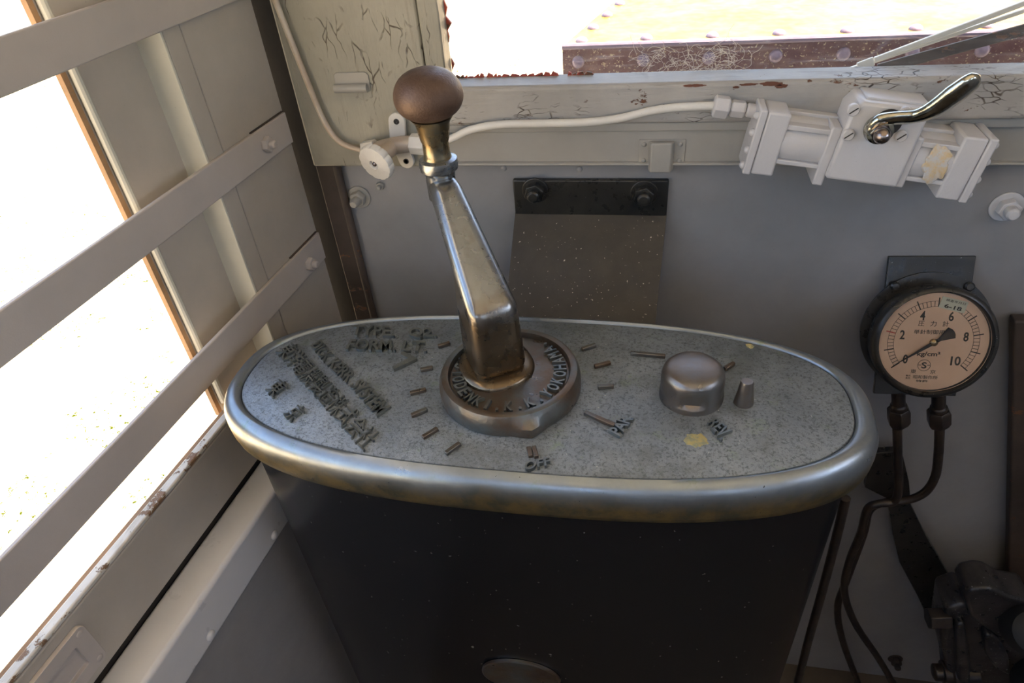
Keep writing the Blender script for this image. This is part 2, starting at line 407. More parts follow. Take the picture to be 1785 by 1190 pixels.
# wooden corner post beside the front window
g = B(); box(g, (-.437, .797, 1.148), (-.262, .86, 1.9)); obj_post = obj('trim_2', g, M['wood'], bevel=.003); tag(obj_post, kind='structure')
g = B(); prism(g, [(-.2605, .794, 1.206), (-.2605, .794, 1.9), (-.2375, .794, 1.9), (-.236, .794, 1.5), (-.239, .794, 1.40), (-.2365, .794, 1.33), (-.238, .794, 1.206)], (0, .03, 0))
tag(obj('trim_3', g, M['wood'], bevel=.002), kind='structure')
# window rail, belt
g = B(); box(g, (-.2598, .786, 1.2045), (.95, .832, 1.2505)); tag(obj('trim_4', g, M['rail'], bevel=.005), kind='structure')
g = B(); box(g, (-.2595, .794, 1.1925), (.95, .82, 1.2035)); tag(obj('trim_5', g, M['belt'], bevel=.002), kind='structure')
g = B(); box(g, (-.2615, .800, 1.149), (.95, .82, 1.1915)); prism(g, [(-.2615, .800, 1.149), (-.2615, .795, 1.150), (-.2615, .795, 1.1525), (-.2615, .800, 1.154)], (1.2, 0, 0)); tag(obj('trim_6', g, M['belt'], bevel=.0015), kind='structure')
# front window pane with flaked red edge
g = B(); box(g, (-.2355, .826, 1.249), (.95, .829, 1.9)); fw = obj('window_1', g, M['glass']); tag(fw, kind='structure')
g = B(); rnd = random.Random(5)
for k in range(95):
    u = 1100 + 190 * rnd.random() ** .8; v = 84 + 46 * rnd.random(); p = ony(u, v, .8245); pts = [p]; a = rnd.random() * 6.3; L = .003 + .006 * rnd.random()
    for i in range(5): a += rnd.uniform(-.9, 1.5); p = p + Vector((cos(a), 0, sin(a) * .8)) * L; p.z = max(p.z, 1.2515); pts.append(p.copy())
    tube(g, pts, .00016, 4, 3)
cw = obj('cobweb', g, M['web']); recentre(cw, ony(1190, 120, .8245)); tag(cw, 'tangle of pale cobweb threads on the bottom of the front window pane', 'cobweb', kind='stuff')
g = B()
for x0, x1 in ((-.235, -.20), (-.196, -.165), (-.16, -.112), (-.098, -.07)):
    x = x0
    while x < x1:
        s = .004 + random.random() * .008
        prism(g, [(x, .822, 1.2505), (x + s, .822, 1.2505), (x + s * .9, .822, 1.2505 + .001 + random.random() * .004), (x + s * .3, .822, 1.2505 + .001 + random.random() * .004)], (0, .003, 0)); x += s
z = 1.26
while z < 1.8:
    s = .006 + random.random() * .014
    if random.random() < .7: prism(g, [(-.2365, .820, z), (-.2365 + .001 + random.random() * .005, .820, z + s * .5), (-.2365, .820, z + s)], (0, .004, 0))
    z += s
obj('flaked_putty', g, M['redpeel'], fw)
# dark corner strip and rusty corner column
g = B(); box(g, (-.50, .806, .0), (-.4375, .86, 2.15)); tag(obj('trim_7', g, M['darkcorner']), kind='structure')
g = B(); box(g, (-.437, .802, .1), (-.409, .8149, 1.147)); tube(g, [(-.409, .8065, .1), (-.409, .8065, 1.147)], .006, 10, 0)
tag(obj('trim_8', g, M['rust'], bevel=.002), kind='structure')

# left wall
g = B()
lbox(g, ya(.664), -.008, -.028, 0, .862, 2.1)                                   # panel by the corner
tag(obj('wall_left', g, M['panel'], bevel=.0015), kind='structure')
g = B(); lbox(g, ya(.637), ya(.6625), -.028, .0005, .955, 2.1); tag(obj('trim_9', g, M['panel'], bevel=.001), kind='structure')
g = B(); lbox(g, ya(.6335), ya(.6368), -.0335, .0002, .955, 2.1); tag(obj('trim_10', g, M['jamb'], bevel=.0008), kind='structure')  # return face in paler paint, imitating the light that falls on it
g = B(); lbox(g, ya(.547, -.032), ya(.70, -.032), -.05, -.036, .93, 2.1); lbox(g, ya(.555, -.032), ya(.70, -.032), -.0365, -.032, .93, 2.1); tag(obj('trim_11', g, M['panel'], bevel=.002), kind='structure')
g = B(); tube(g, [Lp(ya(.5515, -.032), -.031, .945), Lp(ya(.5515, -.032), -.031, 2.1)], .0042, 10, 0); tag(obj('trim_12', g, M['jamb']), kind='structure')
g = B(); lbox(g, ya(.5405, -.032), ya(.5465, -.032), -.041, -.035, .93, 2.1); tag(obj('trim_13', g, M['barewood']), kind='structure')
# board under the window with bare wood and flaking upper edge
g = B(); lbox(g, ya(-1.4), -.010, -.017, -.0005, .862, .9465); lboard = obj('trim_14', g, M['panel'], bevel=.002); tag(lboard, kind='structure')
g = B(); lbox(g, ya(-1.4), ya(.63), -.011, 0, .9475, .9535); tag(obj('trim_15', g, M['peel'], bevel=.002), kind='structure')
g = B(); lbox(g, ya(-1.4), ya(.60), -.0195, -.0115, .93, .950); tag(obj('trim_16', g, M['barewood'], bevel=.002), kind='structure')
g = B(); lbox(g, ya(-1.4), -.012, -.03, -.006, .80, .8615); tag(obj('trim_17', g, M['darkcorner']), kind='structure')  # near-black filler behind the gap over the ledge, its shade painted in
g = B(); lbox(g, ya(-1.4), ya(.80), -.05, -.03, 1.85, 2.15); lbox(g, ya(-1.4), ya(-1.0), -.05, 0, .95, 1.85); tag(obj('trim_18', g, M['panel']), kind='structure')
# sheet ledge with riveted face
g = B()
pr = [(-.006, .852), (.042, .852), (.042, .788), (-.006, .788)]
prism(g, [Lp(-.015, b, z) for b, z in pr], E1 * (ya(-1.4) + .015))
led = obj('trim_19', g, M['ledge'], sharp=12, bevel=.006, seg=5); led.modifiers['bevel'].harden_normals = True; tag(led, kind='structure')
g = B(); lbox(g, ya(-1.4), -.015, -.006, .0375, 0, .7878); tag(obj('trim_20', g, M['wall']), kind='structure')  # darker wall paint here stands for shadow near the controller case
g = B()
for k in range(8):
    y = .464 - .136 * k; lathe(g, dome(.0062, .0042), zframe(Lp(ya(y, .042), .042, .801), E2), 14)
obj('rivet', g, M['ledge'], led)

# guard bars over the left window
def bolt(bm, p, n, r=.0095, washer=0):
    f = zframe(p, n)
    if washer: lathe(bm, [(washer, 0), (washer, .0018), (washer - .001, .0024), (0, .0024)], f, 28)
    lathe(bm, [(r, 0), (r, .007), (r * .86, .0088), (r * .5, .0088), (r * .5, .014), (r * .38, .016), (0, .0165)], f @ Matrix.Rotation(.3, 4, 'Z'), 36)
    return bm
def hexbolt(bm, p, n, r=.0095, h=.007, stud=.5, sl=.007, washer=0, rot=.3):
    f = zframe(p, n) @ Matrix.Rotation(rot, 4, 'Z'); z = 0
    if washer: lathe(bm, [(washer, 0), (washer, .0016), (washer - .001, .0024), (0, .0024)], f, 28); z = .002
    lathe(bm, [(r, z), (r, z + h * .85), (r * .93, z + h)], f, 36, hexf)
    lathe(bm, [(r * stud, z + h * .9), (r * stud, z + h + sl * .75), (r * stud * .7, z + h + sl), (0, z + h + sl)], f, 20)
    return bm
for nm, z0, z1, by, bz, lab in (('a', 1.359, 1.397, .74, 1.385, 'beige painted guard bar across the side window, topmost of three'),
                          ('b', 1.186, 1.225, .732, 1.206, 'grey painted guard bar across the side window, middle one ending at a large hex nut'),
                          ('c', 1.0135, 1.055, .745, 1.029, 'grey painted guard bar across the side window, lowest one running down behind the controller')):
    g = B(); lbox(g, ya(-.9), -.012, .0008, .006, z0, z1)
    o = obj('guard_bar', g, M['bar'], bevel=.0012); recentre(o, Lp(-.012, 0, z0)); tag(o, lab, 'guard bar', 'guard bars across the side window')
    if nm != 'a':
        g = B(); lbox(g, -.085, -.0125, .0003, .0030, z1, z1 + .0013); obj('paint_gap', g, M['rust'], o)
    g = B(); hexbolt(g, Lp(ya(by), .006, bz), E2, .0098); obj('bolt', g, M['bar'], o, bevel=.0006)

# recessed pull plate at the bottom left
g = B()
p = onl(100, 1170, 0); pc = Lp(ya(.228), 0, .9)
def rrect(w, h, r, n=5):
    out = []
    for cx_, cy_, a0 in ((w - r, h - r, 0), (-w + r, h - r, pi / 2), (-w + r, -h + r, pi), (w - r, -h + r, 1.5 * pi)):
        out += [(cx_ + r * cos(a0 + pi / 2 * i / n), cy_ + r * sin(a0 + pi / 2 * i / n)) for i in range(n + 1)]
    return out
def ringplate(bm, outer, inner, mx, t, depth):
    """plate with a hole and a sunk floor; outlines have equal counts"""
    n = len(outer); V = lambda pts, z: [bm.verts.new(mx @ Vector((x, y, z))) for x, y in pts]
    a, b, c, d = V(outer, 0), V(outer, t), V(inner, t), V(inner, depth)
    for r0, r1 in ((a, b), (b, c), (c, d)):
        for i in range(n): j = (i + 1) % n; bm.faces.new((r0[i], r0[j], r1[j], r1[i]))
    bm.faces.new(d); return bm
pm = frame(pc, E1, (0, 0, 1), E2)
tp = onl(125, 1112, 0); rp = onl(163, 1148, 0)
cz = (tp.z + .862) / 2
pw = .034; pcy = tp.y - .026
pm = frame(Lp(ya(pcy), 0, .906), E1, (0, 0, 1), E2)
ringplate(g, rrect(.038, .0285, .007), rrect(.022, .014, .002), pm, .0050, .0004)
pl = obj('recessed_pull', g, M['bar'], bevel=.0005); recentre(pl, Lp(ya(pcy), 0, .88)); tag(pl, 'painted recessed pull plate with a rectangular slot, on the board under the side window', 'pull handle')
for sx, sy in ((.031, .0215), (.031, -.0215), (-.031, .0215)):
    g = B(); lathe(g, dome(.0035, .0012), pm @ Matrix.Translation((sx, sy, .0050)), 14); obj('screw', g, M['bar'], pl)

# ------------------------------------------------------------------ controller
CC = Vector((-.11, .51)); ZT = 1.04
def sup(a, b, n=2.6, cnt=128, c=CC):
    out = []
    for i in range(cnt):
        t = 2 * pi * i / cnt; ct, st = cos(t), sin(t)
        out.append((c.x + a * math.copysign(abs(ct) ** (2 / n), ct), c.y + b * math.copysign(abs(st) ** (2 / n), st)))
    return out
def loft(bm, rings, cap0=True, cap1=True):
    R_ = [[bm.verts.new(p) for p in r] for r in rings]; n = len(R_[0])
    for a, b in zip(R_, R_[1:]):
        for i in range(n): j = (i + 1) % n; bm.faces.new((a[i], a[j], b[j], b[i]))
    if cap0: bm.faces.new(list(reversed(R_[0])))
    if cap1: bm.faces.new(R_[-1])
    return bm
def sring(a, b, z, n=2.6): return [(x, y, z) for x, y in sup(a, b, n)]
ctl = empty('tram_controller', (CC.x, CC.y, 0)); tag(ctl, 'upright black tram controller with a tarnished oval brass lid and raised maker lettering', 'controller')
g = B(); loft(g, [sring(.316, .114, 0), sring(.316, .114, ZT - .03)]); obj('case', g, M['casepaint'], ctl)
g = B()   # rim
A0, B0 = .330, .1275
loft(g, [sring(.312, .11, ZT - .048), sring(A0 - .006, B0 - .006, ZT - .048), sring(A0 - .001, B0 - .001, ZT - .044), sring(A0 + .0005, B0 + .0005, ZT - .036), sring(A0 + .001, B0 + .001, ZT - .026), sring(A0 + .0005, B0 + .0005, ZT - .016),
         sring(A0 - .003, B0 - .003, ZT - .007), sring(A0 - .008, B0 - .008, ZT - .002), sring(A0 - .014, B0 - .012, ZT), sring(.311, .1155, ZT - .0002), sring(.309, .1135, ZT - .0014), sring(.308, .1125, ZT - .006)], True, True)
rim = obj('lid_rim', g, M['caprim'], ctl, sharp=60)
# recentre so that the object z drives the painted warm band
rim.data.transform(Matrix.Translation((-CC.x, -CC.y, -ZT))); rim.matrix_parent_inverse = Matrix.Identity(4); rim.location = (0, 0, ZT)
FZ = ZT - .002
g = B(); loft(g, [sring(.3078, .1123, ZT - .02), sring(.3078, .1123, FZ - .0015), sring(.3062, .1108, FZ), sring(.15, .05, FZ + .0002, 2.3)], True, True)
obj('lid_face', g, M['capface'], ctl, sharp=60)
Z1 = Vector((0, 0, 1))
def engraved(name, items, h=.0034, mat='letter'):
    g = B()
    for body, px in items: text_quad(g, body, plq(px, FZ + h), Z1, h + .0006, h)
    return obj(name, g, M[mat], ctl, sharp=40)
tag(engraved('type_lettering', [('TYPE.', [(610, 584), (688, 586), (685, 568), (617, 567)]), ('Q2.', [(709, 589), (763, 589), (759, 571), (714, 571)]),
    ('FORM.', [(602, 609), (690, 611), (690, 592), (611, 591)]), ('LT.', [(699, 611), (744, 613), (748, 595), (704, 594)])]), 'raised type lettering')
engraved('maker_lettering', [('東洋電機製造株式会社', [(479, 613), (632, 787), (664, 757), (512, 594)])], .0022)
engraved('town_lettering', [('東', [(461, 679), (474, 694), (505, 672), (490, 658)])], .0024)
engraved('town_lettering', [('京', [(492, 722), (505, 736), (536, 714), (524, 702)])], .0024)
engraved('licence_lettering', [('DICK', [(541, 603), (564, 631), (583, 619), (560, 591)]), ('KERR', [(569, 636), (604, 668), (621, 651), (588, 622)]), ('SYSTEM', [(608, 672), (657, 726), (682, 708), (630, 659)])], .0024)
engraved('number_lettering', [('7', [(680, 641), (700, 651), (727, 625), (702, 612)])])
engraved('off_lettering', [('OFF', [(914, 820), (960, 810), (957, 796), (915, 805)])])
engraved('parallel_lettering', [('PAR.', [(1081, 761), (1107, 727), (1083, 722), (1060, 750)])])
engraved('reverse_lettering', [('REV.', [(1233, 736), (1256, 768), (1280, 752), (1249, 728)])])
def mark(p0, p1, w=.0042, h=.0042):
    a = onz(*p0, FZ + h); b = onz(*p1, FZ + h); d = (b - a); L_ = d.length; d.normalize(); n = Z1.cross(d)
    g = B(); box(g, (0, -w / 2, -h), (L_, w / 2, 0), frame(a, d, n, Z1)); return obj('notch_mark', g, M['disc'], ctl, bevel=.0007, seg=2)
for a, b in (((763, 601), (784, 595)), ((732, 642), (754, 638)), ((714, 683), (742, 676)), ((716, 722), (744, 710)), ((736, 760), (762, 744)), ((776, 788), (801, 770)),
             ((1014, 606), (1038, 598)), ((1036, 636), (1064, 629)), ((1042, 671), (1070, 670)), ((1019, 716), (1072, 739)), ((930, 776), (935, 794)), ((921, 777), (925, 793)),
             ((1099, 612), (1160, 618)), ((1264, 640), (1280, 630))): mark(a, b)
# lichen spots
def blot(name, px, z, r, mat, nrm=Z1, parent=None, pt=None, sq=1.0, t=.0006):
    c = pt or onz(*px, z); f = zframe(c, nrm); g = B(); vs = []
    ph = [random.random() * 6 for _ in range(4)]
    def rf(a): return 1 + .12 * sin(2 * a + ph[0]) + .08 * sin(5 * a + ph[1]) + .06 * sin(9 * a + ph[2]) + .05 * sin(14 * a + ph[3])
    lathe(g, [(r, 0), (r * .9, t), (0, t)], f @ Matrix.Diagonal((1, sq, 1, 1)), 40, rf); return obj(name, g, mat, parent)
blot('lichen_spot', (1213, 767), FZ, .0095, M['lichen'], parent=ctl); blot('lichen_spot', (1307, 603), FZ, .004, M['lichen'], parent=ctl)
# reversing drum stub and stop pin
rc = Vector((.0515, .512, FZ))
g = B(); lathe(g, [(.0305, 0), (.0305, .005), (.0298, .007), (.0296, .010), (.0296, .018), (.0296, .026), (.0283, .031), (.026, .0335)] + [(.026 * cos(pi / 2 * i / 6), .0335 + .0035 * sin(pi / 2 * i / 6)) for i in range(1, 6)] + [(0, .037)], Matrix.Translation(rc), 64)
# flat cut across the front of the stub
for v in g.verts:
    if .007 < v.co.z - rc.z < .020 and v.co.y < rc.y - .0262: v.co.y = rc.y - .0262
obj('reverser_stub', g, M['stub'], ctl, sharp=40)
g = B(); lathe(g, [(.0095, 0), (.009, .004), (.0075, .014), (.0062, .026), (.0055, .0275), (0, .0275)], Matrix.Translation(onz(1296, 702, FZ)) , 24, lambda a: 1 - .12 * abs(sin(a)))
obj('stop_pin', g, M['stub'], ctl)
# oval plate on the front of the case
g = B(); pcx, pcz = -.109, .762
pmx = frame((CC.x - .005, CC.y - .1142, pcz), (1, 0, 0), (0, 0, 1), (0, -1, 0))
q = ony(905, 1150, CC.y - .114)
pmx = frame((q.x, CC.y - .1145, q.z - .034), (1, 0, 0), (0, 0, 1), (0, -1, 0)) @ Matrix.Diagonal((1.35, 1, 1, 1))
lathe(g, [(.036, 0), (.036, .003), (.0345, .0038), (.033, .0026), (0, .0026)], pmx, 56); 
plt = obj('maker_plate', g, M['disc'], ctl); plt['label'] = 'oval brass plate'

# controller handle
HB = Vector((-.127, .508, FZ))
hnd = empty('controller_handle', HB); tag(hnd, 'bronze controller handle with rounded brown knob and lettered round hub on the controller lid', 'handle')
pang = math.atan2(onz(925, 755, ZT).y - HB.y, onz(925, 755, ZT).x - HB.x)
def rf(a):
    d = (a - pang + pi) % (2 * pi) - pi
    w_ = .26
    return 1 + (.10 * (1 - abs(d) / w_) if abs(d) < w_ else 0)
g = B(); HZ = .024
lathe(g, [(.070, 0), (.0715, .002), (.0715, .012), (.0705, .018), (.068, HZ - .001), (.0655, HZ), (.0615, HZ - .0005), (.060, HZ - .003), (.0595, HZ - .006), (0, HZ - .006)], Matrix.Translation(HB), 144,
      None)
for v in g.verts:
    a = math.atan2(v.co.y - HB.y, v.co.x - HB.x); z = v.co.z - HB.z; r = math.hypot(v.co.x - HB.x, v.co.y - HB.y)
    if r > .069 and z < .017:
        k = rf(a); v.co.x = HB.x + (v.co.x - HB.x) * k; v.co.y = HB.y + (v.co.y - HB.y) * k
obj('hub_disc', g, M['disc'], hnd, sharp=40)
AD = Vector((-.70, .71, 0)).normalized()       # direction of the arm
AD = (Vector((-.19, .575, 0)) - Vector((-.127, .512, 0))).normalized(); AN = Vector((AD.y, -AD.x, 0))
g = B(); word = 'TOYODENKI.K.K.YOKOHAMA.'; a0, a1 = radians(165), radians(165 + 252)
for i, ch in enumerate(word):
    a = a0 + (a1 - a0) * i / (len(word) - 1); rd = Vector((cos(a), sin(a), 0)); tg = Vector((-sin(a), cos(a), 0)); r0, r1 = .0575, .0445; wd = .0042 if ch not in '.I' else .0015
    z_ = HB.z + HZ - .006
    if ch == '.': r1 = .0535
    c = Vector((HB.x, HB.y, z_))
    text_quad(g, ch, [c + rd * r0 - tg * wd, c + rd * r0 + tg * wd, c + rd * r1 + tg * wd * .85, c + rd * r1 - tg * wd * .85], Z1, .0038)
obj('hub_lettering', g, M['letter'], hnd)
AO = Vector((-.143, .519, 0)); ztop = HB.z + HZ
KX = Vector((-.205, .620, 0)); AD = (KX - AO).normalized(); AN = Vector((AD.y, -AD.x, 0)); SE = (KX - AO).length
# arm: side profile with half width per point, corners rounded by the bevel
prof = [(-.0275, ztop - .004, .0270), (-.0215, ztop + .0765, .0250), (.045, ztop + .1185, .0205), (SE - .020, ztop + .1570, .0152), (SE + .014, ztop + .1585, .0140), (SE + .0135, ztop + .133, .0135),
        (.060, ztop + .092, .0185), (.033, ztop + .060, .0240), (.030, ztop - .004, .0270)]
g = B()
A_ = [g.verts.new(AO + AD * s + AN * w_ + Z1 * z) for s, z, w_ in prof]; B_ = [g.verts.new(AO + AD * s - AN * w_ + Z1 * z) for s, z, w_ in prof]
for i in range(len(A_)):
    j = (i + 1) % len(A_); g.faces.new((A_[i], A_[j], B_[j], B_[i]))
g.faces.new(A_); g.faces.new(list(reversed(B_)))
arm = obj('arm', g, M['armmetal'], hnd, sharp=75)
bv = arm.modifiers.new('bevel', 'BEVEL'); bv.width = .0135; bv.segments = 6; bv.limit_method = 'ANGLE'; bv.angle_limit = radians(25)
# rounded pad at the foot of the arm
g = B(); pr_ = [(x, y) for x, y in rrect(.040, .038, .034, 8)]
pm_ = frame(AO + Z1 * 0, AD, -AN, Z1)
def padr(s, z): return [AO + AD * (x * s) + AN * (y * s) + Z1 * z for x, y in pr_]
loft(g, [padr(1.0, ztop - .0065), padr(.98, ztop - .003), padr(.92, ztop - .0005), padr(.80, ztop + .001), padr(.5, ztop + .001)])
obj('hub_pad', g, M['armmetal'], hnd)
def kz(v_px, u_px=765):                       # height on the grip axis of an image row
    d = ray(u_px, v_px); t = KX.y / d.y; return CAM.z + d.z * t
zc, zk = kz(285, 775), kz(168, 748)
g = B(); kf = Matrix.Translation((KX.x, KX.y, 0))
lathe(g, [(.0148, zc - .036), (.0150, zc - .010), (.0165, zc - .006), (.0190, zc - .005), (.0198, zc), (.0190, zc + .005), (.0165, zc + .006), (.0150, zc + .0065), (0, zc + .007)], kf, 48)
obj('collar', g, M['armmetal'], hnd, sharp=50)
zt_ = zk - .0205
g = B(); nh = zt_ - (zc + .005)
lathe(g, [(.0140, zc + .004), (.0145, zc + .006), (.0132, zc + .010), (.0130, zc + .010 + nh * .3), (.0142, zc + nh * .62), (.0170, zt_ - .004), (.0205, zt_ + .001), (.0, zt_ + .002)], kf, 48)
obj('neck', g, M['brassneck'], hnd, sharp=60)
g = B(); pk = []
for i in range(20):
    t = -pi / 2 + pi * i / 19; r = .0330 * abs(cos(t)) ** .80; z = zk + .0255 * sin(t) * (1 if t > 0 else .85); pk.append((max(r, .0), z))
pk[0] = (0, pk[0][1]); pk[-1] = (0, pk[-1][1])
lathe(g, pk, kf, 64); obj('knob', g, M['knob'], hnd)

# ------------------------------------------------------------------ black bracket behind the controller
yb = .806
fl = [ony(889, 314, yb), ony(1169, 317, yb), ony(1166, 386, yb), ony(897, 379, yb)]
xl, xr, zt2, zb2 = fl[0].x + .003, fl[1].x - .002, fl[0].z, fl[3].z
br_ = empty('mounting_bracket', ((xl + xr) / 2, YW, zb2)); tag(br_, 'black painted steel bracket bolted to the front wall behind the controller', 'bracket')
g = B(); prism(g, [(xl, YW - .0005, zt2), (xr, YW - .0005, zt2), (xr, YW - .0005, zb2), (xl, YW - .0005, zb2)], (0, -.008, 0)); obj('flange', g, M['black'], br_, bevel=.002)
yl = .66; pbl = Vector((xl - .008, yl, zb2 - .155)); pbr = Vector((xr - .012, yl, zb2 - .155))
g = B(); prism(g, [(xl, YW - .010, zb2 + .003), (xr, YW - .010, zb2 + .003), pbr, pbl], Vector((0, .005, .006))); obj('sloping_plate', g, M['blackdust'], br_, bevel=.0015)
for u, v in ((932, 340), (1122, 345)):
    p = ony(u, v, .800); g = B(); hexbolt(g, (p.x, YW - .0085, p.z + .004), (0, -1, 0), .0135, .012, .6, .009, washer=.0175); obj('bolt', g, M['black'], br_, bevel=.001)

# wall bolts
def wallbolt(u, v, r, wsh, mat, lab, y=YW, sl=.009, st=.55):
    p = ony(u, v, y - .004); g = B(); hexbolt(g, (p.x, y - .0005, p.z), (0, -1, 0), r, r * .8, st, sl, washer=wsh)
    o = obj('wall_bolt', g, mat, bevel=.0008); recentre(o, (p.x, y, p.z)); tag(o, lab, 'bolt')
wallbolt(625, 345, .0115, .0165, M['belt'], 'grey painted hex bolt with a washer, on the wall below the white handwheel valve', sl=.014)
wallbolt(662, 325, .006, 0, M['belt'], 'tiny painted stud on the wall directly under the white handwheel', sl=.006)
wallbolt(1756, 362, .0125, .0185, M['motor'], 'large painted hex bolt with washer at the right edge, above the gauge', sl=.012, st=.6)
for u, v in ((878, 293), (1010, 295)):
    p = ony(u, v, YW); g = B(); lathe(g, dome(.0042, .002), zframe((p.x, YW, p.z), (0, -1, 0)), 12); o = obj('rivet', g, M['wall']); recentre(o, (p.x, YW, p.z)); tag(o, 'small wall rivet above the black bracket, the ' + ('left' if u < 900 else 'right') + ' one of two', 'rivet', 'rivets above the black bracket')

rail_ = bpy.data.objects['trim_4']
for u, v, r, q_ in ((1345, 146, .013, .17), (1305, 147, .010, .13), (1210, 149, .011, .16), (1362, 150, .007, .3), (1283, 152, .004, .3)):
    p = ony(u, v, .786); p.y = .7858; blot('paint_chip', None, 0, r, M['chip'], Vector((0, -1, 0)), rail_, p, q_, .0004)
# small strap clip on the belt
c = ony(1155, 268, .797); g = B()
sc_ = empty('strap_clip', (c.x, .80, c.z)); tag(sc_, 'small grey painted strap clip riveted to the belt rail above the black bracket', 'clip')
cf_ = frame((c.x, .800, c.z), (1, 0, 0), (0, 0, 1), (0, -1, 0))
g = B(); box(g, (-.028, -.015, 0), (.026, .017, .0014), cf_); obj('base_plate', g, M['belt'], sc_, bevel=.0006)
g = B(); prism(g, [cf_ @ Vector(p) for p in ((-.017, -.021, .0014), (-.014, -.021, .011), (.010, -.021, .011), (.014, -.021, .0014))], (0, 0, .037)); obj('strap', g, M['belt'], sc_, bevel=.002)
for x, y in ((-.022, .011), (-.022, -.009), (.020, .011), (.020, -.009)):
    g = B(); lathe(g, dome(.003, .002), cf_ @ Matrix.Translation((x, y, .0014)), 12); obj('rivet', g, M['belt'], sc_)
# catch on the post
c = ony(615, 150, .795); ct = empty('window_catch', (c.x, .797, c.z)); tag(ct, 'painted oblong catch on the wooden corner post, left of the knob', 'catch')
cf_ = frame((c.x, .797, c.z), (1, 0, 0), (0, 0, 1), (0, -1, 0))
g = B(); prism(g, [cf_ @ Vector((x, y + .004, 0)) for x, y in rrect(.022, .012, .005)], (0, -.002, 0)); obj('plate', g, M['belt'], ct, bevel=.0006)
g = B(); tube(g, [cf_ @ Vector((-.023, -.002, .004)), cf_ @ Vector((.019, -.002, .004))], .0052, 14, 0); obj('bolt', g, M['belt'], ct)

# ------------------------------------------------------------------ copper pipe and valve
yp = .789
pp = [ony(u, v, yp) for u, v in ((462, -60), (480, 0), (515, 90), (545, 165), (562, 205), (580, 235), (600, 252), (630, 262))]
g = B(); tube(g, pp, .0036, 12, 8); o = obj('air_pipe', g, M['pipe']); recentre(o, pp[-1]); tag(o, 'thin brownish pipe running down the corner post into the handwheel valve', 'pipe')
vb = ony(700, 256, .775)
vv = empty('shutoff_valve', (vb.x, .797, vb.z)); tag(vv, 'cream painted shut-off valve with scalloped round handwheel on the front wall', 'valve')
def P(u, v, y): return ony(u, v, y)
g = B(); tube(g, [P(640, 262, yp), P(668, 258, .780), P(700, 252, .778), P(735, 250, .779)], [.006, .0105, .0105, .009], 16, 4); obj('body', g, M['pipe'], vv)
g = B(); q0, q1 = P(634, 258, yp), P(655, 254, .785); lathe(g, [(.0085, 0), (.0085, (q1 - q0).length)], zframe(q0, q1 - q0), 36, hexf); obj('inlet_nut', g, M['white'], vv, bevel=.0007)
g = B(); q0, q1 = P(716, 250, .779), P(744, 252, .779); lathe(g, [(.0125, 0), (.013, .003), (.013, .017), (.011, .020), (.008, .026)], zframe(q0, q1 - q0), 36, hexf); obj('outlet_nut', g, M['white'], vv, bevel=.0007)
# lugs
for (u, v), (u2, v2), h in (((691, 212), (693, 245), .0105), ((708, 281), (700, 262), .0100)):
    a = P(u, v, .789); b2 = P(u2, v2, .789); g = B(); d = (b2 - a).normalized()
    n_ = Vector((0, -1, 0)); s_ = d.cross(n_)
    pts = [a + (-d * cos(t) + s_ * sin(t)) * h for t in [(-pi / 2 + pi * i / 10) for i in range(11)]]
    pts += [b2 + s_ * h, b2 - s_ * h]
    hole = [a + (-d * cos(t) + s_ * sin(t)) * .0036 for t in [2 * pi * i / 16 for i in range(16)]]
    prism(g, pts, (0, .006, 0)); lg = obj('lug', g, M['white'], vv, bevel=.001)
    g = B(); lathe(g, [(.0036, -.0003), (.0036, .0006), (.0026, .0008), (.0024, 0), (0, 0)], zframe(a, n_), 20); obj('screw_hole', g, M['slot'], lg)
# stem and handwheel
s0 = P(690, 258, .775); s1 = P(655, 284, .742); wd_ = (Vector((s1.x, s1.y, s1.z)) - s0).normalized(); wd_ = Vector((-.30, -.82, -.18)).normalized()
s0 = s1 - wd_ * .034
g = B(); lathe(g, [(.0095, 0), (.0095, .012), (.007, .016), (.006, .032)], zframe(s0, wd_), 24); obj('stem', g, M['pipe'], vv)
g = B()
def scal(a): return 1 - .045 * max(0, cos(12 * a)) ** 3
lathe(g, [(.010, -.010), (.0205, -.0085), (.0232, -.006), (.0236, .0), (.0222, .0028), (.019, .0040), (.0075, .0042), (.0065, .0048), (.0060, .0042), (.0050, .0015), (0, .0015)], zframe(s1, wd_), 96, scal); obj('handwheel', g, M['white'], vv)
g = B(); lathe(g, [(.0030, .001), (.0030, .0035), (.0016, .0045), (0, .0045)], zframe(s1, wd_), 18); obj('spindle_screw', g, M['nutmetal'], vv)
# white pipe to the motor
hp = [(738, 253), (760, 250), (790, 240), (820, 226), (870, 217), (940, 215), (1020, 213), (1080, 206), (1130, 194), (1180, 187), (1246, 184)]
pts = [ony(u, v, .779) for u, v in hp]
g = B(); tube(g, pts, .0046, 14, 6); o = obj('air_pipe', g, M['white']); recentre(o, pts[-1]); tag(o, 'cream painted wavy pipe along the window rail from valve to wiper motor', 'pipe')

